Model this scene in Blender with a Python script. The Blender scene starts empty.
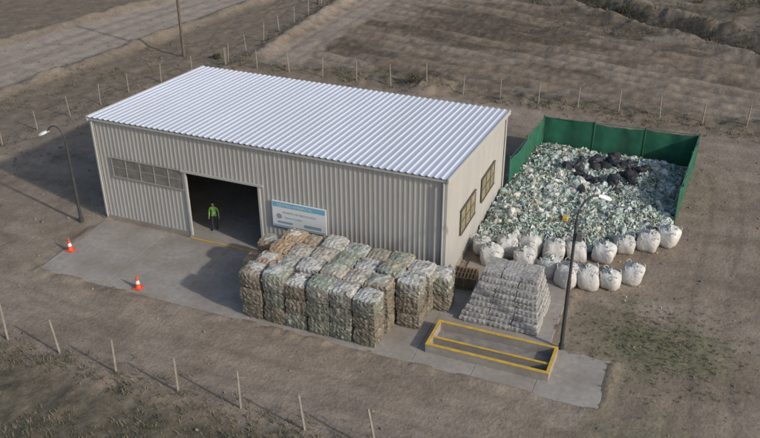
import bpy, bmesh, math, random
import numpy as np
from mathutils import Vector, Matrix
random.seed(7); rng=np.random.default_rng(11)
scene=bpy.context.scene
scene.view_settings.view_transform='Standard'; scene.view_settings.look='None'; scene.view_settings.exposure=0
SUN_AZ=math.radians(-15); SUN_EL=math.radians(29)
sdir=Vector((math.cos(SUN_AZ)*math.cos(SUN_EL),math.sin(SUN_AZ)*math.cos(SUN_EL),math.sin(SUN_EL)))

# ---------------- helpers ----------------
def link(o):
    scene.collection.objects.link(o); return o
def empty(name,loc=(0,0,0),rot=0):
    e=bpy.data.objects.new(name,None); e.location=loc; e.rotation_euler=(0,0,rot); e.empty_display_size=.3
    return link(e)
class MB:
    def __init__(s): s.v=[];s.f=[];s.c=[];s.m=[];s.n=0
    def add(s,V,F,col=(1,1,1),mat=0):
        V=np.asarray(V,float); b=s.n
        s.v.append(V); s.n+=len(V)
        s.f.extend([tuple(i+b for i in f) for f in F]); s.m.extend([mat]*len(F))
        col=np.asarray(col,float)
        s.c.append(np.tile(col,(len(V),1)) if col.ndim==1 else col)
    def box(s,x0,x1,y0,y1,z0,z1,col=(1,1,1),mat=0):
        V=[(x0,y0,z0),(x1,y0,z0),(x1,y1,z0),(x0,y1,z0),(x0,y0,z1),(x1,y0,z1),(x1,y1,z1),(x0,y1,z1)]
        s.add(V,[(0,3,2,1),(4,5,6,7),(0,1,5,4),(1,2,6,5),(2,3,7,6),(3,0,4,7)],col,mat)
    def tube(s,pts,rad,sides=8,col=(1,1,1),mat=0,cap=True):
        pts=[Vector(p) for p in pts]
        if not hasattr(rad,'__len__'): rad=[rad]*len(pts)
        V=[];F=[]
        for i,p in enumerate(pts):
            t=(pts[min(i+1,len(pts)-1)]-pts[max(i-1,0)]).normalized()
            a=Vector((0,0,1)) if abs(t.z)<.9 else Vector((1,0,0))
            u=t.cross(a).normalized(); w=t.cross(u)
            for k in range(sides):
                th=2*math.pi*k/sides
                V.append(p+(u*math.cos(th)+w*math.sin(th))*rad[i])
        for i in range(len(pts)-1):
            for k in range(sides):
                a=i*sides+k;b=i*sides+(k+1)%sides
                F.append((a,a+sides,b+sides,b))
        if cap:
            F.append(tuple(range(sides))); F.append(tuple(reversed(range((len(pts)-1)*sides,len(pts)*sides))))
        s.add([tuple(v) for v in V],F,col,mat)
    def build(s,name,mats,parent=None,smooth=False):
        me=bpy.data.meshes.new(name)
        V=np.concatenate(s.v); me.from_pydata(V.tolist(),[],s.f)
        C=np.concatenate(s.c); C=np.concatenate([C,np.ones((len(C),1))],1)
        at=me.color_attributes.new('col','FLOAT_COLOR','POINT'); at.data.foreach_set('color',C.astype(np.float32).ravel())
        for m in mats: me.materials.append(m)
        me.polygons.foreach_set('material_index',np.array(s.m,dtype=np.int32))
        if smooth: me.polygons.foreach_set('use_smooth',np.ones(len(s.f),dtype=bool))
        me.update()
        o=link(bpy.data.objects.new(name,me))
        if parent: o.parent=parent
        return o
def mat(name,col=(.5,.5,.5),rough=.7,metal=0,var=.15,scale=2.,bump=0.,bscale=30.,attr=False,vor=0.,vscale=10.,spec=.3,stretch=(1,1,1),dirt=None,dirtamt=.3,dscale=.6,bdist=.02,var2=0,scale2=8):
    m=bpy.data.materials.new(name); m.use_nodes=True; nt=m.node_tree; N=nt.nodes; L=nt.links
    b=N['Principled BSDF']; b.inputs['Roughness'].default_value=rough; b.inputs['Metallic'].default_value=metal
    b.inputs['Specular IOR Level'].default_value=spec
    tc=N.new('ShaderNodeTexCoord'); mp=N.new('ShaderNodeMapping'); mp.inputs['Scale'].default_value=stretch
    L.new(tc.outputs['Object'],mp.inputs['Vector'])
    def noise(sc,det=6):
        n=N.new('ShaderNodeTexNoise'); n.inputs['Scale'].default_value=sc; n.inputs['Detail'].default_value=det; n.inputs['Roughness'].default_value=.6
        L.new(mp.outputs[0],n.inputs['Vector']); return n
    if attr:
        a=N.new('ShaderNodeAttribute'); a.attribute_name='col'; base=a.outputs['Color']
    else:
        r=N.new('ShaderNodeRGB'); r.outputs[0].default_value=(*col,1); base=r.outputs[0]
    def mul(base,fac,lo,hi,flo=.3,fhi=.7):
        mr=N.new('ShaderNodeMapRange'); mr.inputs[1].default_value=flo;mr.inputs[2].default_value=fhi;mr.inputs[3].default_value=lo;mr.inputs[4].default_value=hi
        L.new(fac,mr.inputs[0])
        vm=N.new('ShaderNodeVectorMath'); vm.operation='SCALE'; L.new(base,vm.inputs[0]); L.new(mr.outputs[0],vm.inputs['Scale']); return vm.outputs[0]
    if var: base=mul(base,noise(scale).outputs['Fac'],1-var,1+var)
    if var2: base=mul(base,noise(scale2).outputs['Fac'],1-var2,1+var2)
    if vor:
        v=N.new('ShaderNodeTexVoronoi'); v.inputs['Scale'].default_value=vscale; L.new(mp.outputs[0],v.inputs['Vector'])
        sp=N.new('ShaderNodeSeparateColor'); L.new(v.outputs['Color'],sp.inputs[0])
        base=mul(base,sp.outputs[0],1-vor,1+vor,0,1)
    if dirt:
        n=noise(dscale,8); mr=N.new('ShaderNodeMapRange'); mr.inputs[1].default_value=.45;mr.inputs[2].default_value=.7;mr.inputs[4].default_value=dirtamt
        L.new(n.outputs['Fac'],mr.inputs[0]); mx=N.new('ShaderNodeMix'); mx.data_type='RGBA'
        L.new(mr.outputs[0],mx.inputs[0]); L.new(base,mx.inputs[6]); mx.inputs[7].default_value=(*dirt,1); base=mx.outputs[2]
    L.new(base,b.inputs['Base Color'])
    if bump:
        bp=N.new('ShaderNodeBump'); bp.inputs['Strength'].default_value=bump; bp.inputs['Distance'].default_value=bdist
        L.new(noise(bscale,8).outputs['Fac'],bp.inputs['Height']); L.new(bp.outputs[0],b.inputs['Normal'])
    return m
def lat(seed,n=256): return np.random.default_rng(seed).random((n,n))
LAT=[lat(i) for i in range(6)]
def vnoise(x,y,k=0):
    T=LAT[k%6]; xi=np.floor(x).astype(int); yi=np.floor(y).astype(int); fx=x-xi; fy=y-yi
    fx=fx*fx*(3-2*fx); fy=fy*fy*(3-2*fy)
    g=lambda a,b:T[a%256,b%256]
    return (g(xi,yi)*(1-fx)+g(xi+1,yi)*fx)*(1-fy)+(g(xi,yi+1)*(1-fx)+g(xi+1,yi+1)*fx)*fy
def fbm(x,y,o=4,k=0):
    s=0;a=.5;t=0
    for i in range(o): s=s+a*vnoise(x*2**i+17*i,y*2**i+5*i,k+i); t+=a; a*=.55
    return s/t
def ss(a,b,x):
    t=np.clip((x-a)/(b-a),0,1); return t*t*(3-2*t)

# ---------------- ground ----------------
def axis(lo,hi,flo,fhi,f,c):
    a=list(np.arange(flo,fhi,f)); 
    x=fhi
    while x<hi: a.append(x); x+=c
    x=flo-c; pre=[]
    while x>lo: pre.append(x); x-=c
    a=pre[::-1]+a
    s=c; x=a[-1]
    while x<1800: s*=1.35; x+=s; a.append(x)
    s=c; x=a[0]; pre=[]
    while x>-1800: s*=1.35; x-=s; pre.append(x)
    return np.array(pre[::-1]+a)
gx=axis(-44,60,-14,42,.17,.4); gy=axis(-26,84,-18,30,.17,.34)
X,Y=np.meshgrid(gx,gy); 
yard=ss(-14,-11.6,Y+.5*fbm(X*.3,Y*.3))*(1-ss(24.5,27,Y+1.2*fbm(X*.2,Y*.2,3,1)-.6))*ss(-15,-9,X-.28*(Y-5)+2*fbm(X*.2,Y*.2,3,2))
n1=fbm(X*.12,Y*.12,5,0); n2=fbm(X*.7,Y*.7,4,2); n3=fbm(X*2.3,Y*2.3,3,4)
field=ss(27.5,30,Y+.5*n1)*ss(-8,-4.5,X)
h=.05*(n2-.5)+.03*(n3-.5)
rough=1-yard
h=h+rough*(.22*(n2-.5)+.12*(n3-.5))
furr=np.sin(2*np.pi*(Y+.22*X+2.2*n1+.3*n2)/1.9)
h+=field*furr*.09
rc=-25.4+.265*(Y-20)+1.0*(fbm(Y*.05,X*0,2)-.5); rhw=5.0-.06*(Y-20).clip(-20,25)
rd=np.abs(X-rc); road=1-ss(rhw-.8,rhw+.3,rd); berm=np.exp(-((rd-rhw-.9)/.7)**2)
h=h*(1-.8*road)+berm*.45*(.5+n2)*ss(-20,5,Y)
tr2=np.abs(X-(-3.2+.03*(Y-30))); tr=(1-ss(1.3,2.0,tr2+.8*(n2-.5)))*ss(26,29,Y); h*=1-.7*tr
bm2=np.exp(-((X-(-5.9))/.8)**2)*ss(27,30,Y); h+=bm2*.5*(.5+n2)
bm3=np.exp(-((Y-(26.9+.04*X+.6*(n1-.5)))/.9)**2)*ss(-8,-6,X); h+=bm3*.35*n2*1.5
bm4=np.exp(-((Y+12.6+.8*(n1-.5))/.7)**2); h+=bm4*.25*n2*1.5
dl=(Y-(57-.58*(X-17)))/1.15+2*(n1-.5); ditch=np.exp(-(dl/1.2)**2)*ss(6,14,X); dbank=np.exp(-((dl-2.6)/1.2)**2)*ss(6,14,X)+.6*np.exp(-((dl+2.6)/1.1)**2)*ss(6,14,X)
h+=-.9*ditch+.8*dbank*(.5+n2)
beyond=ss(2,5,dl)*ss(6,14,X)
for (mx,my,mr,mh) in [(10.6,26.6,1.1,.8),(12.2,27.4,.8,.4),(37.5,24,1.2,.3),(-9,12,1.2,.35)]:
    h+=mh*np.exp(-(((X-mx)**2+(Y-my)**2)/mr**2))*(.7+.6*n3)
tk=np.zeros_like(X)
def track(pts,half=.85,w=.16,amt=1.):
    global tk
    P=[Vector((p[0],p[1])) for p in pts]; Q=[]
    for i in range(len(P)-1):
        a=P[max(i-1,0)];b=P[i];c=P[i+1];d=P[min(i+2,len(P)-1)]
        for t in np.linspace(0,1,7)[:-1]:
            Q.append(.5*((2*b)+(c-a)*t+(2*a-5*b+4*c-d)*t*t+(3*b-a-3*c+d)*t**3))
    Q.append(P[-1]); Q=np.array([tuple(q) for q in Q])
    dm=np.full(X.shape,1e9)
    for i in range(len(Q)-1):
        a=Q[i];e=Q[i+1]-a;l=(e@e)+1e-9
        t=np.clip(((X-a[0])*e[0]+(Y-a[1])*e[1])/l,0,1)
        dm=np.minimum(dm,np.hypot(X-a[0]-t*e[0],Y-a[1]-t*e[1]))
    tk=np.maximum(tk,amt*np.exp(-((dm-half)/w)**2))
track([(37,-16),(34.8,-6),(33.9,4),(34.2,12),(33.4,19.5),(29,22.6),(18,23),(5,22.2),(-4,20),(-7,10)],amt=.8)
track([(48,-8),(32,-8.8),(16,-9.3),(2,-8.8),(-8,-6),(-16,4)],amt=.7)
track([(50,-11),(34,-10.2),(18,-10.4),(2,-10.2),(-12,-9)],amt=.5)
track([(33,-13),(32,-7),(33.2,0),(36.5,5),(44,7)],amt=.5)
track([(44,20),(38,18),(35.4,12),(36.6,6),(43,2)],amt=.6)
track([(41,-14),(38.6,-2),(38.5,12),(39.5,24)],amt=.45)
track([(40,-12),(30,-8.2),(14,-7.6),(3,-8),(-9,-2),(-12,3)],amt=.4)
track([(-26,-10),(-27.4,8),(-24.6,25),(-20.5,42),(-14,62)],half=.9,w=.3,amt=.9)
track([(-24,-10),(-24.2,8),(-22.2,25),(-18.5,42),(-11,62)],half=.9,w=.3,amt=.7)
track([(-3.1,27),(-3,40),(-2,60)],w=.22,amt=.7)
h-=.03*tk
def inside(x0,x1,y0,y1,s=.4): return ss(x0-s,x0,X)*(1-ss(x1,x1+s,X))*ss(y0-s,y0,Y)*(1-ss(y1,y1+s,Y))
flat=np.maximum.reduce([inside(-.4,21.6,-6.3,12),inside(21,30.2,-6.4,3.4),inside(21,32,3,19)])
far=ss(70,400,np.hypot(X-10,Y-10)); h=h*(1-flat)+(-.02)*flat
# soil drifting over the slab edges
def seg(x0,y0,x1,y1):
    ex,ey=x1-x0,y1-y0;t=np.clip(((X-x0)*ex+(Y-y0)*ey)/(ex*ex+ey*ey),0,1);return np.hypot(X-x0-t*ex,Y-y0-t*ey)
de=np.minimum.reduce([seg(0,-6.3,30.1,-6.35),seg(-.05,-6.2,-.05,-.3),seg(30.2,-6.3,30.2,-2.7),seg(30.1,-2.6,27.3,-2.6),seg(27.3,-2.6,27.3,3.2)])
h+=.15*np.exp(-(de/.3)**2)*ss(.42,.62,fbm(X*.9+3,Y*.9,4,5))
h=h*(1-far)+far*(fbm(X*.004,Y*.004,3)-.5)*6*ss(300,1500,np.hypot(X,Y))
def C(r,g,b): return np.array([r,g,b])[None,None,:]
def mixc(a,b,t): return a*(1-t[...,None])+b*t[...,None]
col=np.broadcast_to(C(.225,.180,.138),X.shape+(3,)).copy()
col=mixc(col,C(.285,.235,.185),ss(.45,.65,n1)*.7)
col=mixc(col,C(.165,.132,.10),ss(.5,.72,fbm(X*.35,Y*.35,4,3))*.55)
col=mixc(col,C(.32,.27,.215),ss(.55,.72,fbm(X*.2+9,Y*.5,4,1))*.45*yard)
scrub=C(.160,.132,.095)
col=mixc(col,scrub,rough*.75)
fc=mixc(np.broadcast_to(C(.205,.162,.12),col.shape),C(.105,.084,.06),ss(.42,.62,fbm(X*.10+3,Y*.45+.1*X,4,1)))
fc=mixc(fc,C(.265,.22,.17),ss(.5,.66,fbm(X*.14,Y*.3,4,5))*.8)
fc=mixc(fc,C(.095,.078,.055),(furr<-.2)*.35*1.0)  # furrow shade painted into the soil colour: troughs darker
col=mixc(col,fc,field)
col=mixc(col,C(.35,.295,.24),road*.9)
col=mixc(col,C(.33,.275,.22),tr*.7)
col=mixc(col,C(.30,.25,.20),np.clip(bm2+.6*berm,0,1)*.6)
col=mixc(col,C(.11,.098,.065),bm3*.55*ss(.4,.6,n2))
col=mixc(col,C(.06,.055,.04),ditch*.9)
col=mixc(col,C(.22,.18,.14),np.clip(dbank,0,1)*.4)
col=mixc(col,C(.11,.098,.07),beyond*.7*ss(.35,.6,n1))
fg=1-ss(-13.3,-11.6,Y+.9*n2)
col=mixc(col,C(.10,.086,.06),fg*.85)
col=mixc(col,C(.16,.138,.10),fg*ss(.5,.7,fbm(X*.25,Y*.6,4,2))*.7)
gp=np.exp(-(((X-31.8)/3.2)**2+((Y+.6)/2.9)**2)*(1.6-1.2*n2))
col=mixc(col,C(.13,.137,.068),np.clip(gp,0,1)*.85*ss(.28,.5,n2))
gp2=np.exp(-(((X-33)/5)**2+((Y+8)/2.6)**2)); col=mixc(col,C(.15,.148,.088),gp2*.6*ss(.4,.6,n2))
tt=tk*(.7+.4*n2)
col=mixc(col,C(.125,.10,.076),np.clip(tt,0,1)*.5)
col*= (0.88+.24*n3)[...,None]
farc=C(.18,.15,.11); col=mixc(col,farc,far)
nv=X.size; ny,nx=X.shape
me=bpy.data.meshes.new('ground'); me.vertices.add(nv)
me.vertices.foreach_set('co',np.stack([X,Y,h],-1).astype(np.float32).ravel())
I=np.arange(nv).reshape(ny,nx); Q=np.stack([I[:-1,:-1],I[:-1,1:],I[1:,1:],I[1:,:-1]],-1).reshape(-1,4)
me.loops.add(Q.size); me.loops.foreach_set('vertex_index',Q.ravel().astype(np.int32))
me.polygons.add(len(Q)); me.polygons.foreach_set('loop_start',(np.arange(len(Q))*4).astype(np.int32))
me.polygons.foreach_set('use_smooth',np.ones(len(Q),dtype=bool))
me.update(calc_edges=True)
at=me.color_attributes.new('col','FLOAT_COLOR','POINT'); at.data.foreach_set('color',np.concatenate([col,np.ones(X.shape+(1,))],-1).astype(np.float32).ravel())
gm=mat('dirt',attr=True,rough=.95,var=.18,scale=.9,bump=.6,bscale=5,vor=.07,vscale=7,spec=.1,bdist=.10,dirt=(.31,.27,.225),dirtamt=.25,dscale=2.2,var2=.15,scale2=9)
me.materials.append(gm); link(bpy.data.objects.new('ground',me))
def gh(x,y):
    i=np.clip(np.searchsorted(gx,x),1,nx-1); j=np.clip(np.searchsorted(gy,y),1,ny-1); return h[j,i]

# ---------------- materials ----------------
M_wall=mat('painted_sheet',(.43,.415,.385),rough=.6,var=.06,scale=1.2,dirt=(.33,.30,.25),dirtamt=.35,dscale=.5,stretch=(1,1,.3),var2=.04,scale2=5)
M_roof=mat('galvanised_roof',(.66,.685,.74),rough=.5,metal=.1,var=.05,scale=.8,dirt=(.48,.49,.52),dirtamt=.4,dscale=.4,stretch=(1,.3,1))
M_trim=mat('trim',(.46,.45,.42),rough=.5,var=.05)
M_conc=mat('concrete',(.325,.298,.265),rough=.9,var=.14,scale=1.1,bump=.3,bscale=20,dirt=(.20,.168,.135),dirtamt=.75,dscale=.55,vor=.02,vscale=3,var2=.14,scale2=4)
M_dark=mat('dark_metal',(.11,.105,.095),rough=.6)
M_steel=mat('steel',(.22,.21,.2),rough=.5,metal=.5)
M_frame=mat('window_frame',(.33,.32,.29),rough=.6,var=.08)
M_glass=mat('translucent_pane',(.20,.19,.165),rough=.45,var=.3,scale=3,spec=.4)
M_glass2=mat('window_pane',(.27,.23,.14),rough=.4,var=.3,scale=2.5,spec=.4)
M_yel=mat('yellow_paint',(.60,.38,.05),rough=.65,var=.15,scale=5,dirt=(.33,.26,.16),dirtamt=.6,dscale=3)
M_white=mat('white_paint',(.76,.77,.76),rough=.5,var=.03)
M_cyan=mat('cyan_print',(.18,.45,.60),rough=.5,var=.03)
M_grey=mat('grey_print',(.3,.36,.4),rough=.5,var=.03)
M_wood=mat('wood',(.22,.15,.09),rough=.85,var=.3,scale=6,stretch=(1,1,.2))
M_post=mat('concrete_post',(.27,.245,.21),rough=.9,var=.2,scale=4)
M_attr=mat('mixed',attr=True,rough=.7,var=.15,scale=5,spec=.15)

# ---------------- warehouse ----------------
L,W,HF,HB=20.99,11.56,6.5,5.5
def topz(y): return HF+(HB-HF)*y/W
def prof(s0,s1,p,d):
    out=[];k=math.floor(s0/p)
    while k*p<s1:
        for a,b in ((0,0),(.5,0),(.62,d),(.88,d)):
            s=k*p+a*p
            if s0<s<s1: out.append((s,b))
        k+=1
    return [(s0,0)]+out+[(s1,0)]
wh=empty('metal_warehouse')
def sheet(name,ax,const,sign,segs,p=.27,d=.018):
    mb=MB()
    for (s0,s1,zb,zt) in segs:
        P=prof(s0,s1,p,d);V=[];F=[]
        for s,o in P:
            xy=(s,const+sign*o) if ax=='x' else (const+sign*o,s)
            t=zt if zt is not None else topz(xy[1])-.02
            V+= [(xy[0],xy[1],zb),(xy[0],xy[1],t)]
        for i in range(len(P)-1): F.append((2*i,2*i+2,2*i+3,2*i+1))
        mb.add(V,F)
    return mb.build(name,[M_wall],wh)
sheet('front_wall','x',0,-1,[(0,5.9,.25,6.45),(5.9,10.45,4.1,6.45),(10.45,L,.25,6.45)])
sheet('rear_wall','x',W,1,[(0,L,.1,5.45)])
sheet('left_wall','y',0,-1,[(0,W,.25,None)])
sheet('right_wall','y',L,1,[(0,W,.25,None)])
mb=MB(); P=prof(-.15,L+.15,.36,.045); V=[];F=[]
for s,o in P: V+=[(s,-.22,topz(-.22)+.03+o),(s,W+.2,topz(W+.2)+.03+o)]
for i in range(len(P)-1): F.append((2*i,2*i+2,2*i+3,2*i+1))
mb.add(V,F); mb.build('roof',[M_roof],wh)
mb=MB()
mb.box(-.14,L+.14,-.17,-.06,6.36,6.50)
mb.box(-.12,.14,-.075,-.047,.25,6.36);mb.box(L-.14,L+.12,-.075,-.047,.25,6.36)
mb.box(L+.047,L+.075,-.047,.16,.25,6.40);mb.box(L+.047,L+.075,W-.2,W+.05,.25,5.42)
mb.box(-.075,-.047,-.047,.16,.25,6.4)
mb.box(5.78,5.9,-.09,.05,.06,4.1);mb.box(10.45,10.57,-.09,.05,.06,4.1);mb.box(5.6,10.8,-.12,-.05,4.1,4.24)
mb.build('trim',[M_trim],wh)
mb=MB()
for x0,x1 in ((L+.13,L+.2),(-.2,-.13)):
    a=topz(-.22);b=topz(W+.2)
    V=[(x0,-.22,a-.2),(x1,-.22,a-.2),(x1,W+.2,b-.2),(x0,W+.2,b-.2),(x0,-.22,a+.09),(x1,-.22,a+.09),(x1,W+.2,b+.09),(x0,W+.2,b+.09)]
    mb.add(V,[(0,3,2,1),(4,5,6,7),(0,1,5,4),(1,2,6,5),(2,3,7,6),(3,0,4,7)])
mb.build('rake_trim',[M_trim],wh)
mb=MB(); mb.box(-.03,5.78,-.06,.12,-.1,.25); mb.box(10.57,L+.03,-.06,.12,-.1,.25); mb.box(L-.1,L+.06,.12,W+.05,-.1,.25); mb.box(-.06,.1,.12,W+.05,-.1,.25)
mb.box(.1,L-.1,.12,W-.02,-.1,.075); mb.box(5.78,10.57,-.3,.12,-.1,.07); mb.build('plinth_and_floor',[M_conc],wh)
mb=MB(); mb.box(5.95,10.4,-.42,-.3,.075,.095); mb.build('threshold_paint',[M_yel],wh)
mb=MB()
mb.box(.95,5.7,-.065,-.045,3.02,4.18,mat=1)
for x in np.linspace(.95,5.7,6): mb.box(x-.025,x+.025,-.09,-.066,2.98,4.22)
for z in (2.98,4.18): mb.box(.9,5.75,-.105,-.067,z-.03,z+.03)
mb.box(.9,5.75,-.08,-.068,3.58,3.61)
mb.build('front_window_band',[M_frame,M_glass],wh)
mb=MB()
for y0,y1,z0,z1 in ((2.6,5.2,1.95,3.35),(6.5,9.1,1.95,3.35)):
    mb.box(L+.05,L+.08,y0,y1,z0,z1,mat=1)
    for y in np.linspace(y0,y1,4): mb.box(L+.083,L+.11,y-.025,y+.025,z0,z1)
    mb.box(L+.083,L+.105,y0,y1,(z0+z1)/2-.015,(z0+z1)/2+.015)
    mb.box(L+.05,L+.14,y0-.05,y1+.05,z0-.06,z0-.002); mb.box(L+.05,L+.14,y0-.05,y1+.05,z1+.002,z1+.05)
mb.build('side_windows',[M_dark,M_glass2],wh)
mb=MB()
for x in (.3,5.4,10.75,15.8,L-.3):
    for y in (.25,W-.3): mb.box(x-.09,x+.09,y-.12,y+.12,.075,topz(y)-.35)
    a=topz(.2)-.1;b=topz(W-.2)-.1
    mb.add([(x-.08,.2,a-.3),(x+.08,.2,a-.3),(x+.08,W-.2,b-.3),(x-.08,W-.2,b-.3),(x-.08,.2,a),(x+.08,.2,a),(x+.08,W-.2,b),(x-.08,W-.2,b)],[(0,3,2,1),(4,5,6,7),(0,1,5,4),(1,2,6,5),(2,3,7,6),(3,0,4,7)])
mb.build('portal_frames',[M_steel],wh)
mb=MB(); mb.tube([(L-.05,-.2,6.3),(L-.05,-.2,.2)],.045,8); mb.tube([(.1,-.2,6.3),(.1,-.2,.2)],.045,8); mb.build('downpipes',[M_trim],wh)

# sign
sg=empty('information_sign')
mb=MB(); mb.box(11.3,14.5,-.14,-.08,1.95,3.5); mb.build('board',[M_white],sg)
mb=MB(); mb.box(11.35,14.45,-.148,-.141,3.16,3.45); mb.box(11.35,14.45,-.148,-.141,2.0,2.06); mb.build('header_band',[M_cyan],sg)
def text(s,x,z,size,m,par,y=-.152):
    c=bpy.data.curves.new('t','FONT'); c.body=s; c.size=size; c.extrude=.001; c.materials.append(m)
    o=link(bpy.data.objects.new('lettering',c)); o.location=(x,y,z); o.rotation_euler=(math.radians(90),0,0); o.parent=par
text('CENTRO AMBIENTAL',11.6,3.22,.22,M_white,sg)
text('PLANTA DE RECICLADO',11.95,2.8,.18,M_grey,sg,-.146); text('Separar es cuidar',12.05,2.52,.15,M_cyan,sg,-.146)
mb=MB(); mb.tube([(11.72,-.142,2.6),(11.72,-.15,2.6)],.16,20); mb.box(11.6,12.5,-.146,-.141,2.18,2.3); mb.box(13.2,14.2,-.146,-.141,2.16,2.34); mb.build('logos',[M_grey],sg)

# ---------------- concrete pad ----------------
mb=MB()
def slabs(x0,x1,y0,y1,nx_,ny_):
    xs=np.linspace(x0,x1,nx_+1);ys=np.linspace(y0,y1,ny_+1);g=.007
    for i in range(nx_):
        for j in range(ny_):
            z=.06+random.uniform(-.004,.004)
            mb.box(xs[i]+g,xs[i+1]-g,ys[j]+g,ys[j+1]-g,-.15,z)
slabs(0,21.5,-6.2,-.3,5,2); slabs(21.5,27.2,-6.2,-1.7,2,2); slabs(21.5,27.2,-1.7,3.2,2,2); slabs(27.2,30.1,-6.3,-2.7,1,1)
pad=mb.build('concrete_pad',[M_conc])
bv=pad.modifiers.new('b','BEVEL'); bv.width=.015; bv.segments=1

# ---------------- loading pit with yellow kerb ----------------
pit=empty('yellow_edged_pit')
mb=MB(); x0,x1,y0,y1=21.9,27.7,-5.25,-3.2;t=.13;z1=.5
mb.box(x0,x1,y0,y0+t,.055,z1);mb.box(x0,x1,y1-t,y1,.055,z1);mb.box(x0,x0+t,y0+t,y1-t,.055,z1);mb.box(x1-t,x1,y0+t,y1-t,.055,z1)
mb.box(x0+t,x1-t,-4.50,-4.42,.055,.42)
mb.build('walls',[M_conc],pit)
mb=MB(); e=.012
mb.box(x0-e,x1+e,y0-e,y0+t+e,z1,z1+.04);mb.box(x0-e,x1+e,y1-t-e,y1+e,z1,z1+.04);mb.box(x0-e,x0+t+e,y0+t+e,y1-t-e,z1,z1+.04);mb.box(x1-t-e,x1+e,y0+t+e,y1-t-e,z1,z1+.04)
mb.box(x0+t+e,x1-t-e,-4.52,-4.40,.42,.46)
mb.build('yellow_capping',[M_yel],pit)
mb=MB(); mb.box(x0+t,x1-t,y0+t,y1-t,.062,.075); mb.build('pit_floor',[mat('pit_floor',(.24,.22,.2),var=.3)],pit)

# ---------------- bales ----------------
def cube_tpl(n):
    bm=bmesh.new(); bmesh.ops.create_cube(bm,size=1); bmesh.ops.subdivide_edges(bm,edges=bm.edges[:],cuts=n,use_grid_fill=True)
    V=np.array([v.co[:] for v in bm.verts]);F=[tuple(v.index for v in f.verts) for f in bm.faces]; bm.free(); return V,F
CT=cube_tpl(9)
def bale(mb,cx,cy,z,sx,sy,sz,colr,jit=.03,bulge=.06,tilt=.03,rot=.05,flecks=None,topcol=None,blotch=.22):
    V,F=CT; P=V*2
    q=P.copy()
    for a in range(3):
        b,c=(a+1)%3,(a+2)%3
        q[:,a]=P[:,a]*(1+bulge*(1-P[:,b]**2)*(1-P[:,c]**2)*1.4-.07*(np.abs(P[:,b]*P[:,c])**4))
    pin=np.cos(P[:,0]*math.pi*2.5)**8; q[:,2]*=1-.03*pin; q[:,1]*=1-.03*pin
    q=q*np.array([sx,sy,sz])/2+rng.normal(0,jit,V.shape)*np.array([1,1,.8])
    R=Matrix.Rotation(random.uniform(-rot,rot),3,'Z')@Matrix.Rotation(random.uniform(-tilt,tilt),3,'X')@Matrix.Rotation(random.uniform(-tilt,tilt),3,'Y')
    q=q@np.array(R).T+np.array([cx,cy,z+sz/2])
    s0=random.random()*99
    bl=fbm(q[:,0]*2.6+q[:,1]*1.9+s0,q[:,2]*3.1+q[:,1]*1.3,3,1)-.5
    cc=np.array(colr)*(1+blotch*4*bl[:,None])*(1+rng.normal(0,.09,(len(V),1)))
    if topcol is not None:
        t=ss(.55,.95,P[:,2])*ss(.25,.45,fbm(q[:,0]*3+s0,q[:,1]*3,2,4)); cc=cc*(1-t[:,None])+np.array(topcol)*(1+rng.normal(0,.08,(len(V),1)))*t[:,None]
    if flecks is not None:
        m=rng.random(len(V))<flecks[1]; cc[m]=np.array(flecks[0])*(.7+.5*rng.random((m.sum(),1)))
    mb.add(q,F,np.clip(cc,.01,.9))
M_bale=mat('pressed_bale',attr=True,rough=.9,var=.22,scale=8,vor=.18,vscale=13,bump=.7,bscale=12,bdist=.05,spec=.08)
mb=MB(); straps=MB()
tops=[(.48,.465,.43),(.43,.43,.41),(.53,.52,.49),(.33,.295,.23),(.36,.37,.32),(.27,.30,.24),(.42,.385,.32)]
def column(cx,cy,layers,hz,kind,sx=1.14,sy=1.14):
    z=.06
    for l in range(layers):
        top=l==layers-1
        k=kind if not callable(kind) else kind(l)
        hh=hz*random.uniform(.95,1.04)
        if k=='card': c=(.29,.205,.135); fl=((.42,.36,.28),.03); tc=(.38,.285,.19)
        elif k=='pet': c=(.20,.20,.16); fl=((.45,.47,.42),.05); tc=random.choice(tops)
        elif k=='film': c=(.25,.235,.20); fl=((.48,.47,.44),.06); tc=random.choice(tops)
        else: c=(.195,.168,.13); fl=((.40,.37,.31),.04); tc=random.choice(tops)
        ox,oy=random.uniform(-.05,.05),random.uniform(-.05,.05)
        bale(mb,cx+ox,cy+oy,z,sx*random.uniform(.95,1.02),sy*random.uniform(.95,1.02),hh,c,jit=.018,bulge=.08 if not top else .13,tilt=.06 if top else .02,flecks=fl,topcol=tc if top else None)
        for s in (-.36,0,.36):
            x=cx+ox+s*sx; w=sy/2+.04
            straps.tube([(x,cy+oy-w,z+.03),(x,cy+oy-w-.01,z+hh*.5),(x,cy+oy-w,z+hh-.02)],.009,4,(.12,.11,.1),cap=False)
        z+=hh-.01
    if random.random()<.45:
        w=random.uniform(.6,.9); n=7; V=[];F=[]
        cc=random.choice(tops)
        for j in range(n):
            for i in range(n):
                u=(i/(n-1)-.5)*w*1.1;v=(j/(n-1)-.5)*w; e=max(abs(i-3),abs(j-3))/3
                V.append((cx+u+random.gauss(0,.03),cy+v+random.gauss(0,.03),z+.13-.12*e**2+random.gauss(0,.025)))
        for j in range(n-1):
            for i in range(n-1): a=j*n+i; F.append((a,a+1,a+n+1,a+n))
        mb.add(V,F,cc)
xs=np.linspace(13.1,19.05,6); ys=[-5.3,-4.1,-2.95,-1.8]
for j,y in enumerate(ys):
    for i,x in enumerate(xs):
        xx=x+.12*j
        if i==0 and j>=1: k='card'
        elif i<=1 and j==3: k='card'
        else: k=lambda l: random.choice(['mix','mix','pet','pet','mix'] if l<2 else ['film','pet','mix','pet','film'])
        if j==0 and i==0: column(xx,y,3,.90,'mix')
        else: column(xx,y,3,.90*random.uniform(.96,1.04),k)
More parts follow.
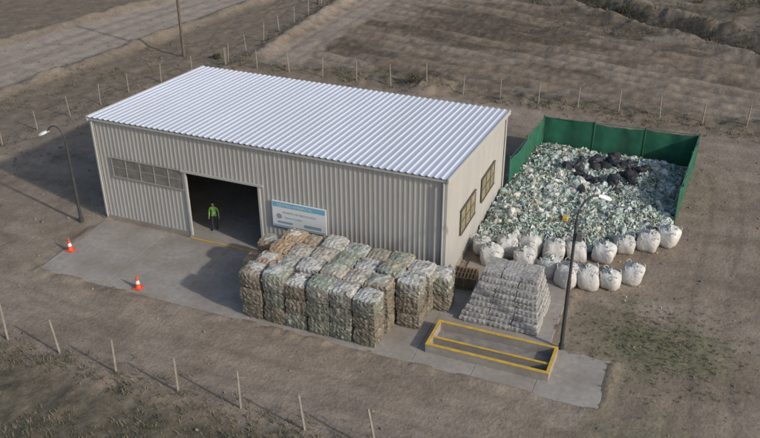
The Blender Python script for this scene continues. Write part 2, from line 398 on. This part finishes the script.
for x,y in ((20.45,-3.2),(20.55,-2.0)): column(x,y,3,.87,lambda l:'mix' if l<2 else 'film')
column(21.35,-1.35,2,1.0,lambda l:'mix' if l<1 else 'pet')
column(12.05,-3.3,2,.95,'card'); column(12.4,-2.2,3,.82,'card')
bs=empty('recycling_bale_stack')
mb.build('bales',[M_bale],bs); straps.build('straps',[M_attr],bs)

# pale pressed stack - thin layers
mb=MB()
hz=.25
for l in range(9):
    y0=-2.25+.14*l+(.2 if l>6 else 0)+random.uniform(-.03,.03); y1=.9-.04*l; xa=22.6+.10*l+random.uniform(-.04,.04); xb=26.5-.06*l
    nxx=3; nyy=2
    for i in range(nxx):
        for j in range(nyy):
            sx=(xb-xa)/nxx; sy=(y1-y0)/nyy
            g=random.uniform(.29,.36); c=(g,g*.965,g*.91)
            bale(mb,xa+(i+.5)*sx+random.uniform(-.03,.03),y0+(j+.5)*sy+random.uniform(-.04,.04),.06+l*hz,sx*.985,sy*.985,hz*1.02,c,jit=.010,bulge=.03,tilt=.012,rot=.03,flecks=((.46,.44,.41),.05),blotch=.1)
mb.build('pressed_film_bale_stack',[mat('pressed_film',attr=True,rough=.9,var=.14,scale=5,bump=.35,bscale=14,bdist=.03,spec=.08)])

# ---------------- bulk bags ----------------
M_bag=mat('woven_bag',attr=True,rough=.8,var=.12,scale=4,bump=.6,bscale=7,bdist=.08,spec=.15,dirt=(.40,.36,.30),dirtamt=.6,dscale=1.6)
def bulk_bag(x,y,z0=0,s=1.,rot=0):
    mb=MB(); nr=24; V=[];F=[];Cc=[]
    rings=[(0,.80),(.06,.93),(.25,1.02),(.5,1.06),(.75,1.04),(.92,.97),(1.02,.84),(1.07,.62),(1.08,.42),(1.1,.22),(1.17,.17),(1.26,.24)]
    hh=1.02*s*random.uniform(.80,1.1); w=.52*s*random.uniform(.95,1.08)
    lx,ly=random.uniform(-.18,.18),random.uniform(-.18,.18); ph=random.random()*6; tint=random.uniform(.82,1)
    for (zz,rr) in rings:
        for k in range(nr):
            th=2*math.pi*k/nr
            p=4.5 if zz<1.0 else 2.4
            sq=(abs(math.cos(th))**p+abs(math.sin(th))**p)**(-1/p)
            r=w*rr*sq*(1+.05*math.sin(5*th+ph+zz*4)+random.gauss(0,.014))
            if zz>1.05: r*=1+.3*math.sin(6*th+ph)
            V.append((r*math.cos(th)+lx*zz,r*math.sin(th)+ly*zz,zz*hh+random.gauss(0,.012)))
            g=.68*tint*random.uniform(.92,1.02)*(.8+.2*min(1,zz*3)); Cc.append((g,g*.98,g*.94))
    for i in range(len(rings)-1):
        for k in range(nr): a=i*nr+k;b=i*nr+(k+1)%nr; F.append((a,b,b+nr,a+nr))
    F.append(tuple(reversed(range(nr))))
    F.append(tuple(range((len(rings)-1)*nr,len(rings)*nr)))
    mb.add(V,F,np.array(Cc))
    for a in range(4):
        th=math.pi/4+a*math.pi/2; cx,cy=w*1.02*math.cos(th)+lx*.9,w*1.02*math.sin(th)+ly*.9
        dx,dy=-math.sin(th)*.16,math.cos(th)*.16; o=random.uniform(-.1,.15)
        mb.tube([(cx-dx,cy-dy,hh*.82),(cx*1.12-dx*.8,cy*1.12-dy*.8,hh*1.05),(cx*(1.1+o),cy*(1.1+o),hh*1.16),(cx*1.12+dx*.8,cy*1.12+dy*.8,hh*1.05),(cx+dx,cy+dy,hh*.82)],.022,5,(.55,.55,.5))
    for _ in range(10):
        px,py=random.gauss(lx*1.1,.13),random.gauss(ly*1.1,.13); g=random.choice([(.5,.6,.53),(.6,.62,.6),(.25,.4,.3),(.4,.48,.46)])
        mb.tube([(px,py,hh*1.08),(px+random.gauss(0,.07),py+random.gauss(0,.07),hh*1.2)],[.05,.03],6,g)
    o=mb.build('bulk_bag',[M_bag],None,True); o.location=(x,y,z0); o.rotation_euler=(0,0,rot if rot else random.uniform(-.5,.5))
bags=[(21.95,4.5),(23.2,4.7),(22.7,3.4),(24.4,5.0),(24.5,3.8),(25.6,5.2),(26.9,5.7),(25.75,3.5),(28.2,6.1),(26.85,2.85),(28.0,3.15),(29.05,3.6),(29.95,4.45),(29.15,7.5),(30.3,8.2),(31.25,9.1)]
for x,y in bags: bulk_bag(x+U0 if False else x,y,.06 if (x<26.9 and y<2.9) else -.02,random.uniform(.94,1.08))

# ---------------- plastic waste heap ----------------
def hp(x,y):
    fy=5.3+.12*np.clip(x-21.5,0,99)+.55*np.clip(x-27,0,99)
    e=ss(-.2,2.6,y-fy)*(.55+.45*ss(0,2,x-21.1))*(.5+.5*ss(0,1.6,31.3-x))*(.55+.45*ss(0,1.5,18.9-y))
    return e*(.68+.6*(fbm(x*.45,y*.45,3,3)-.5)+.35*(fbm(x*1.7,y*1.7,2,1)-.5))
gxx=np.arange(21.15,31.45,.2);gyy=np.arange(5,18.75,.2);PX,PY=np.meshgrid(gxx,gyy);PZ=hp(PX,PY)-.03
mb=MB();n_=len(gxx); V=np.stack([PX.ravel(),PY.ravel(),PZ.ravel()],-1)
F=[(j*n_+i,j*n_+i+1,(j+1)*n_+i+1,(j+1)*n_+i) for j in range(len(gyy)-1) for i in range(n_-1)]
mb.add(V,F,(.22,.24,.20))
pal=[((.50,.54,.49),6),((.64,.66,.63),4),((.37,.45,.37),5.5),((.22,.32,.23),2),((.44,.51,.46),4),((.30,.28,.22),1.8),((.15,.15,.14),.8),((.10,.22,.42),.2),((.55,.42,.12),.2),((.42,.10,.08),.15),((.42,.37,.29),1.6),((.30,.45,.39),.6)]
pc=np.array([p[0] for p in pal]);pw=np.array([p[1] for p in pal]);pw=pw/pw.sum()
def rp():
    while True:
        x=random.uniform(21.2,31.3);y=random.uniform(5.2,18.7)
        z=float(hp(np.array(x),np.array(y)))
        if z>.04: return x,y,z
def bottle_tpl():
    V=[];F=[];R=[(-.5,.12),(-.45,.17),(.2,.17),(.38,.06),(.5,.05)]
    for z,r in R:
        for k in range(6): V.append((r*math.cos(k*math.pi/3),r*math.sin(k*math.pi/3),z))
    for i in range(4):
        for k in range(6): F.append((i*6+k,i*6+(k+1)%6,i*6+6+(k+1)%6,i*6+6+k))
    F.append(tuple(range(6)));F.append(tuple(range(24,30)))
    return np.array(V),F
BT=bottle_tpl()
def rrot():
    q=rng.normal(size=4);q/=np.linalg.norm(q);w,x,y,z=q
    return np.array([[1-2*(y*y+z*z),2*(x*y-z*w),2*(x*z+y*w)],[2*(x*y+z*w),1-2*(x*x+z*z),2*(y*z-x*w)],[2*(x*z-y*w),2*(y*z+x*w),1-2*(x*x+y*y)]])
for _ in range(9500):
    x,y,z=rp(); s=random.uniform(.18,.33)
    Vv=BT[0]*np.array([1,random.uniform(.5,1),1])*s; mb.add(Vv@rrot().T+np.array([x,y,z+.05]),BT[1],pc[rng.choice(len(pc),p=pw)]*random.uniform(.8,1.15))
gF=[(0,1,4,3),(1,2,5,4),(3,4,7,6),(4,5,8,7)]
for _ in range(4500):
    x,y,z=rp(); s=random.uniform(.08,.22)
    V=np.array([((i-1)*s,(j-1)*s*.7,0) for j in range(3) for i in range(3)])+rng.normal(0,s*.25,(9,3))
    mb.add(V@rrot().T+np.array([x,y,z+.05]),gF,np.clip(pc[rng.choice(len(pc),p=pw)]*random.uniform(.9,1.15),0,.75))
bm=bmesh.new(); bmesh.ops.create_icosphere(bm,subdivisions=2,radius=1); IV=np.array([v.co[:] for v in bm.verts]);IF=[tuple(v.index for v in f.verts) for f in bm.faces]; bm.free()
def blob(mb,x,y,z,s,c,flat=.7,j=.12):
    mb.add((IV*(1+rng.normal(0,j,(len(IV),1)))*s*np.array([random.uniform(.8,1.2),random.uniform(.8,1.2),flat]))@rrot().T+np.array([x,y,z]),IF,c)
for _ in range(300):
    x,y,z=rp(); blob(mb,x,y,z+.03,random.uniform(.12,.34),random.choice([(.6,.6,.58),(.48,.54,.49),(.35,.42,.36),(.55,.52,.46),(.4,.46,.43)]),.6,.16)
for _ in range(60):
    x=random.uniform(20.8,32.5);y=random.uniform(2,8) if x>28 else random.uniform(3,5.5)
    s=random.uniform(.04,.09); V=BT[0]*s*2; mb.add(V@rrot().T+np.array([x,y,.05]),BT[1],pc[rng.choice(5)])
M_pl=mat('plastic_waste',attr=True,rough=.5,var=.12,scale=6,spec=.3,var2=.12,scale2=.8)
mb.build('plastic_waste_heap',[M_pl])
mb=MB()
for _ in range(52):
    a=random.random()*6.28;r=random.random()**.6
    x=27.0+2.2*r*math.cos(a);y=15.5+2.4*r*math.sin(a)
    if random.random()<.12: x=random.uniform(24,30);y=random.uniform(12,17.5)
    blob(mb,x,y,float(hp(np.array(x),np.array(y)))+.2,random.uniform(.24,.42),(.035,.035,.04),.75,.10)
mb.build('black_rubbish_bags',[mat('black_plastic',attr=True,rough=.5,var=0,spec=.35,bump=.6,bscale=8,bdist=.05)],None,False)

# ---------------- green screened fence ----------------
M_green=mat('green_shade_cloth',(.022,.125,.072),rough=.85,var=.25,scale=1.5,bump=.3,bscale=5,dirt=(.06,.10,.07),dirtamt=.55,dscale=.8)
gf=empty('green_mesh_fence')
line=[(21.35,11.9),(21.6,15.3),(21.85,18.95),(25.2,19.15),(28.5,19.4),(31.85,19.6),(31.7,16.6),(31.55,13.6),(31.45,11.3)]
mb=MB();pm=MB()
for a,b in zip(line[:-1],line[1:]):
    a=Vector((*a,0));b=Vector((*b,0));d=b-a;nrm=Vector((-d.y,d.x,0)).normalized();n=16;V=[];F=[]
    ht=random.uniform(2.15,2.4); ph=random.random()*6
    for i in range(n+1):
        t=i/n
        for j in range(6):
            zz=.05+ht*j/5
            off=.06*math.sin(t*9+ph)*math.sin(math.pi*t)+.02*random.gauss(0,1)
            sag=-.10*math.sin(math.pi*t)*(j/5)+random.gauss(0,.012)
            p=a+d*t+nrm*off; V.append((p.x,p.y,zz+sag))
    for i in range(n):
        for j in range(5): q=i*6+j; F.append((q,q+6,q+7,q+1))
    mb.add(V,F)
for p in line: pm.tube([(p[0],p[1],-.2),(p[0]+random.uniform(-.04,.04),p[1],2.5)],.045,8)
for a,b in zip(line[:-1],line[1:]): pm.tube([(*a,2.36),(*b,2.36)],.02,6)
mb.build('shade_cloth',[M_green],gf,True); pm.build('posts_and_rails',[mat('green_steel',(.05,.12,.08),rough=.5)],gf)

# ---------------- street lamps ----------------
M_lamp=mat('lamp_housing',(.82,.82,.8),rough=.3,var=.02)
M_pole=mat('lamp_pole_paint',(.06,.06,.06),rough=.5,var=.1)
def street_lamp(x,y,H,dirx,diry,arm,extra=False,bend=.8,rise=.9):
    e=empty('street_lamp',(x,y,0)); mb=MB()
    mb.tube([(0,0,-.1),(0,0,.3)],.14,10); mb.tube([(0,0,.3),(0,0,H*.55),(0,0,H*.56),(0,0,H)],[.10,.09,.075,.065],10)
    n=12;pts=[]
    R=arm/(1-math.cos(math.pi*bend))
    for i in range(n+1):
        t=i/n*math.pi*bend
        pts.append((dirx*R*(1-math.cos(t)),diry*R*(1-math.cos(t)),H+rise*math.sin(t)))
    mb.tube(pts,.045,8)
    mb.build('pole',[M_pole],e)
    ex,ey,ez=pts[-1]; hb=MB()
    V=[];F=[];Rr=[(0,.06,.06),(.12,.13,.1),(.35,.2,.13),(.6,.19,.11),(.74,.08,.05)]
    sx=Vector((-diry,dirx,0)); d=Vector((dirx,diry,-.45)).normalized(); up=sx.cross(d)*-1
    if up.z<0: up=-up
    for (s,w,hh) in Rr:
        for k in range(10):
            th=k*2*math.pi/10; p=Vector((ex,ey,ez))+d*(s-.08)+sx*w*math.cos(th)+up*hh*math.sin(th)*(1 if math.sin(th)>0 else .6); V.append(tuple(p))
    for i in range(4):
        for k in range(10): F.append((i*10+k,i*10+(k+1)%10,i*10+10+(k+1)%10,i*10+10+k))
    F.append(tuple(range(10)));F.append(tuple(range(40,50)))
    hb.add(V,F); hb.build('lamp_head',[M_lamp],e,True)
    if extra:
        f=MB(); f.tube([(0,0,H-.25),(-dirx*.45,-diry*.45,H-.1)],.03,6); f.build('bracket',[M_pole],e)
        f=MB(); f.box(-.62,-.36,-.15,.1,H-.12,H+.1); o=f.build('flood_light',[M_yel],e); b_=o.modifiers.new('b','BEVEL'); b_.width=.04
        f=MB(); f.box(.08,.34,-.1,.12,H-1.0,H-.6); o=f.build('junction_box',[M_steel],e); b_=o.modifiers.new('b','BEVEL'); b_.width=.02
street_lamp(-1.18,-1.08,5.2,-.97,-.2,1.0,False,.8,.95)
street_lamp(27.75,-2.62,7.0,.75,.66,1.0,True,.62,1.05)

# ---------------- cones ----------------
M_or=mat('orange_plastic',(.68,.10,.045),rough=.5,var=.08)
def cone(x,y):
    e=empty('traffic_cone',(x,y,.07)); mb=MB()
    mb.box(-.22,.22,-.22,.22,0,.05); 
    def r(z): return .165-.145*(z-.05)/.75
    mb.tube([(0,0,.05),(0,0,.3)],[r(.05),r(.3)],16); mb.tube([(0,0,.48),(0,0,.82)],[r(.48),r(.82)],16)
    mb.build('body',[M_or],e,False); f=MB(); f.tube([(0,0,.3),(0,0,.48)],[r(.3),r(.48)],16); f.build('reflective_band',[M_white],e)
cone(.4,-4.0);cone(6.2,-5.75)

# ---------------- wire fences ----------------
def fence(pts,hgt,lean,name='wire_fence',r=.07,wires=5):
    e=empty(name);p=MB();w=MB();tops=[]
    for x,y in pts:
        lx,ly=random.gauss(0,lean),random.gauss(0,lean*.6); g=float(gh(x,y)); hh=hgt*random.uniform(.88,1.05)
        V0=Vector((x,y,g-.3));T=Vector((x+lx,y+ly,g+hh))
        p.tube([V0,V0.lerp(T,.5),T],[r,r*.92,r*.8],4); tops.append((Vector((x,y,g)),T))
    for (a,A),(b,B) in zip(tops[:-1],tops[1:]):
        for k in range(wires):
            t=.2+.75*k/(wires-1); q0=a.lerp(A,t);q1=b.lerp(B,t);m=(q0+q1)/2-Vector((0,0,.04*random.random()))
            w.tube([q0,m,q1],.006,3,cap=False)
    p.build('posts',[M_post],e);w.build('wires',[M_steel],e)
fence([(-16.6,-11.0),(-13.2,-11.2),(-9.9,-11.3),(-6.6,-11.5),(-3.4,-11.6),(-.3,-11.6),(2.95,-11.7),(6,-11.6),(9.3,-11.8),(12.7,-11.9),(15.8,-11.8),(19,-12),(22.3,-12.1),(25.5,-12.2),(28.8,-12.3),(32,-12.4),(35.3,-12.5)],2.05,.2,r=.065)
fence([(-7.2+3.0*i,25.6+.045*3*i+random.uniform(-.1,.1)) for i in range(19)],1.75,.07,r=.05)
fence([(-14.5,0),(-13.9,3),(-13.5,5.8),(-12.9,8.7),(-12.3,11.6),(-11.8,14.5),(-11.2,17.3),(-10.2,20.3),(-9,23.1),(-7.2,25.7)],1.7,.08,r=.05)
fence([(-7.3+.02*i,26.2+3.1*i) for i in range(12)],1.7,.08,r=.05)
def upole(x,y,H):
    e=empty('utility_pole',(x,y,float(gh(x,y)))); mb=MB(); mb.tube([(0,0,-.3),(.05,0,H)],[.15,.11],10); mb.box(-.9,1.0,-.06,.06,H-.7,H-.55)
    for k in (-.8,-.3,.45,.9): mb.tube([(k,0,H-.55),(k,0,H-.4)],.035,6)
    mb.build('pole_and_crossarm',[mat('weathered_pole',(.14,.11,.085),rough=.9,var=.3,scale=6)],e)
upole(-11.9,26.3,8.5); upole(-15.6,-19,8.5); upole(-7.9,45.5,8.5)

# ---------------- pallets near the side wall ----------------
def pallet_stack(x,y,n,rot):
    e=empty('wooden_pallet_stack',(x,y,.07),rot); mb=MB()
    for k in range(n):
        z=k*.145
        for yy in (-.5,0,.5): mb.box(-.6,.6,yy-.05,yy+.05,z+.02,z+.11)
        for xx in np.linspace(-.55,.55,7): mb.box(xx-.05,xx+.05,-.55,.55,z+.11,z+.135)
        for xx in (-.55,0,.55): mb.box(xx-.05,xx+.05,-.55,.55,z,z+.019)
    mb.build('pallets',[M_wood],e)
pallet_stack(21.95,.9,5,.1)

# inside the door
mb=MB()
for i,(x,y) in enumerate([(11.5,3),(12.7,3.2),(11.8,4.6),(5,8),(6.2,8.2),(7.5,8.1),(8.7,8.3)]):
    bale(mb,x,y,.075,1.1,1.1,.95,(.3,.22,.14)); 
    if i%2: bale(mb,x,y,1.0,1.1,1.1,.95,(.35,.34,.3))
mb.build('indoor_bale_stack',[M_bale])

# ---------------- person ----------------
def person(x,y,z,rot):
    e=empty('person',(x,y,z),rot)
    nodes={};edges=[];order=[];rad={}
    def nd(n,co,r,par=None,):
        nodes[n]=len(order);order.append(co);rad[n]=r
        if par: edges.append((nodes[par],nodes[n]))
    nd('pelvis',(0,0,.95),(.15,.11));nd('waist',(0,0,1.1),(.135,.1),'pelvis');nd('chest',(0,-.01,1.3),(.165,.115),'waist');nd('neckb',(0,0,1.45),(.09,.08),'chest');nd('neck',(0,-.01,1.53),(.055,.055),'neckb');nd('headb',(0,-.02,1.6),(.07,.08),'neck')
    for s,n in ((-1,'l'),(1,'r')):
        st=.08 if s>0 else -.1
        nd(n+'hip',(s*.1,0,.88),(.095,.1),'pelvis');nd(n+'knee',(s*.11,-.02+st*.5,.5),(.062,.065),n+'hip');nd(n+'calf',(s*.11,.01+st*.8,.34),(.06,.062),n+'knee');nd(n+'ankle',(s*.11,.02+st,.09),(.042,.045),n+'calf');nd(n+'toe',(s*.13,-.16+st,.04),(.042,.032),n+'ankle')
        nd(n+'sh',(s*.2,0,1.41),(.062,.062),'neckb')
        if s<0: el=(s*.27,.03,1.12);wr=(s*.24,-.16,.95)
        else: el=(s*.27,.04,1.13);wr=(s*.3,-.04,.88)
        nd(n+'el',el,(.045,.045),n+'sh');nd(n+'wr',wr,(.028,.03),n+'el')
        E=Vector(el);Wv=Vector(wr);d=(Wv-E).normalized();pm_=Wv+d*.06
        nd(n+'palm',tuple(pm_),(.03,.02),n+'wr')
        side=Vector((0,1,0)).cross(d).normalized() if abs(d.y)<.8 else Vector((1,0,0))
        fw=d.cross(side).normalized()
        for q,(o,ln) in enumerate(((-.03,.07),(-.01,.085),(.01,.08),(.03,.062))):
            b=pm_+fw*o+d*.035; k=b+d*ln*.5; tp=k+(d*.8-side*s*.5).normalized()*ln*.5
            nd(n+'f%da'%q,tuple(b),(.01,.01),n+'palm');nd(n+'f%db'%q,tuple(k),(.009,.009),n+'f%da'%q);nd(n+'f%dc'%q,tuple(tp),(.008,.008),n+'f%db'%q)
        b=pm_-fw*.04-d*.01; nd(n+'ta',tuple(b),(.012,.012),n+'palm'); nd(n+'tb',tuple(b-fw*.02+d*.04),(.009,.009),n+'ta')
    me=bpy.data.meshes.new('pb');me.from_pydata(order,edges,[]);o=link(bpy.data.objects.new('pb',me))
    sk=o.modifiers.new('s','SKIN'); sk.use_smooth_shade=True
    names=list(nodes)
    for i,n in enumerate(names): me.skin_vertices[0].data[i].radius=rad[n]
    me.skin_vertices[0].data[0].use_root=True
    sb=o.modifiers.new('u','SUBSURF');sb.levels=1;sb.render_levels=1
    dg=bpy.context.evaluated_depsgraph_get(); nm=bpy.data.meshes.new_from_object(o.evaluated_get(dg)); bpy.data.objects.remove(o)
    mats=[mat('trousers',(.045,.05,.07),var=.2),mat('hi_vis_jacket',(.24,.50,.09),rough=.7,var=.1),mat('skin',(.42,.25,.17),rough=.6,var=.05),mat('boots',(.02,.02,.02)),mat('reflective',(.6,.6,.6))]
    nm.materials.clear()
    for m in mats: nm.materials.append(m)
    for p in nm.polygons:
        c=p.center; i=1
        arm=abs(c.x)>.2
        if c.z<.12: i=3
        elif c.z<.93 and not arm: i=0
        elif arm and c.z<.95: i=2
        elif c.z>1.5: i=2
        elif 1.1<c.z<1.15 and not arm: i=4
        p.material_index=i
        p.use_smooth=True
    b=link(bpy.data.objects.new('body',nm)); b.parent=e
    hd=MB(); Vh=IV.copy(); 
    def add(c,sc,col,V=None): hd.add((IV if V is None else V)*np.array(sc)+np.array(c),IF,col)
    Vh[:,0]*=1-.12*(Vh[:,2]<-.3); add((0,-.02,1.66),(.078,.098,.118),(.42,.25,.17),Vh)
    add((0,-.12,1.655),(.013,.02,.022),(.42,.25,.17))
    for s in (-1,1):
        add((s*.079,-.01,1.655),(.012,.02,.03),(.4,.23,.16)); add((s*.03,-.109,1.675),(.012,.008,.008),(.05,.03,.02))
    add((0,-.105,1.61),(.024,.01,.007),(.3,.1,.09)); add((0,.008,1.695),(.086,.1,.1),(.03,.02,.015))
    hd.build('head',[M_attr],e,True)
person(6.75,1.0,.075,.3)

# ---------------- dry grass / weeds ----------------
mb=MB()
def tuft(x,y,s,c,n=6):
    z=float(gh(x,y)); V=[];F=[]
    for k in range(n):
        a=random.random()*6.28;l=s*random.uniform(.6,1.2);w=.012+.022*s; bx,by=x+random.gauss(0,s*.4),y+random.gauss(0,s*.4)
        dx,dy=math.cos(a),math.sin(a); i=len(V)
        V+=[(bx-dy*w,by+dx*w,z-.02),(bx+dy*w,by-dx*w,z-.02),(bx+dx*l*.35+dy*w*.7,by+dy*l*.35-dx*w*.7,z+l*.6),(bx+dx*l*.35-dy*w*.7,by+dy*l*.35+dx*w*.7,z+l*.6),(bx+dx*l*.8,by+dy*l*.8,z+l*.85)]
        F+=[(i,i+1,i+2,i+3),(i+3,i+2,i+4)]
    mb.add(V,F,np.array(c)*random.uniform(.75,1.25))
dry=[(.17,.15,.10),(.135,.125,.078),(.21,.185,.13),(.11,.118,.07)]
def scatter(n,fx,fy,s0,s1,thr=.0,k=0):
    for _ in range(n):
        x,y=fx(),fy()
        if float(fbm(np.array(x*.5),np.array(y*.5),2,k))<thr+random.uniform(-.08,.08): continue
        tuft(x,y,random.uniform(s0,s1),random.choice(dry))
U=random.uniform
scatter(5500,lambda:U(-14,42),lambda:U(-19,-12.4),.08,.22,.42)
scatter(800,lambda:U(-14,40),lambda:random.gauss(-12.1,.5),.08,.26)
scatter(1000,lambda:U(-7,46),lambda:random.gauss(26.7,.8)+0,.1,.28,.4)
scatter(500,lambda:random.gauss(-7.0,.6),lambda:U(25,62),.1,.26,.35)
scatter(1500,lambda:U(-20,-7),lambda:U(-12,30),.08,.24,.5)
scatter(1600,lambda:U(12,50),lambda:U(44,75),.15,.4,.50)
scatter(600,lambda:U(-36,-10),lambda:U(5,60),.1,.25,.55)
scatter(800,lambda:random.gauss(32,2.0),lambda:random.gauss(-.8,1.8),.04,.11)
for t in range(800):
    x=12+30*random.random(); tuft(x,57-.58*(x-17)+random.gauss(0,1.4),U(.2,.5),np.array(random.choice(dry))*.65)
mb.build('dry_grass',[M_attr])
def shrub(x,y,s):
    z=float(gh(x,y)); m=MB()
    for k in range(7):
        a=U(0,6.28);m.tube([(0,0,0),(math.cos(a)*s*.3,math.sin(a)*s*.3,s*.4),(math.cos(a)*s*.6,math.sin(a)*s*.6,s*.75)],[.03,.02,.008],5,(.12,.09,.06))
    for k in range(420):
        v=rng.normal(size=3);v/=np.linalg.norm(v);r=s*(.35+.55*random.random()); p=v*r*np.array([.9,.9,.55])+np.array([0,0,s*.5]); q=U(.03,.06)
        V=np.array([(-q,-q*.5,0),(q,-q*.5,0),(q,q*.5,0),(-q,q*.5,0)])@rrot().T+p; m.add(V,[(0,1,2,3)],np.array([.085,.08,.045])*U(.5,1.6))
    o=m.build('shrub',[M_attr]); o.location=(x,y,z)
for x,y,s in [(9.4,26.9,.8),(18.5,56,.9),(22,55,.8),(36,52,1.2),(38,56,1.4),(33,58,1.3),(29,60,1.1),(41,50,1.1),(35,62,1.4),(37,60,1.2),(-9,27,.5)]: shrub(x,y,s)
mb=MB()
for _ in range(1500):
    x=U(-20,44);y=U(-14,30)
    if (-.5<x<30.5 and -6.6<y<12) or (21<x<32 and 3<y<20): continue
    s=abs(random.gauss(0,.03))+.015; blob(mb,x,y,float(gh(x,y))+s*.3,s,np.array([.23,.19,.15])*U(.7,1.3),.6,.15)
mb.build('stones',[M_attr])

# ---------------- light, sky, camera ----------------
w=bpy.data.worlds.new('World');scene.world=w;w.use_nodes=True;nt=w.node_tree
sky=nt.nodes.new('ShaderNodeTexSky');sky.sky_type='NISHITA';sky.sun_disc=False;sky.sun_elevation=SUN_EL;sky.sun_rotation=math.atan2(sdir.x,sdir.y);sky.dust_density=2.0
bg=nt.nodes['Background'];nt.links.new(sky.outputs[0],bg.inputs['Color']);bg.inputs['Strength'].default_value=.14
ld=bpy.data.lights.new('sun','SUN');ld.energy=2.5;ld.angle=math.radians(1.5);ld.color=(1,.94,.86)
so=link(bpy.data.objects.new('sun',ld));so.rotation_euler=sdir.to_track_quat('Z','Y').to_euler();so.location=(60,-20,40)
cd=bpy.data.cameras.new('camera');cd.sensor_width=36;cd.lens=875.14/760*36;cd.clip_end=5000;cd.clip_start=.1
co=link(bpy.data.objects.new('camera',cd))
yaw,pit,rol=-0.3884,0.5172,-0.0065
f=Vector((math.sin(yaw)*math.cos(pit),math.cos(yaw)*math.cos(pit),-math.sin(pit)));r=Vector((math.cos(yaw),-math.sin(yaw),0));u=r.cross(f)
r2=r*math.cos(rol)+u*math.sin(rol);u2=-r*math.sin(rol)+u*math.cos(rol)
co.matrix_world=Matrix(((r2.x,u2.x,-f.x,32.3057),(r2.y,u2.y,-f.y,-36.1462),(r2.z,u2.z,-f.z,25.7495),(0,0,0,1)))
scene.camera=co
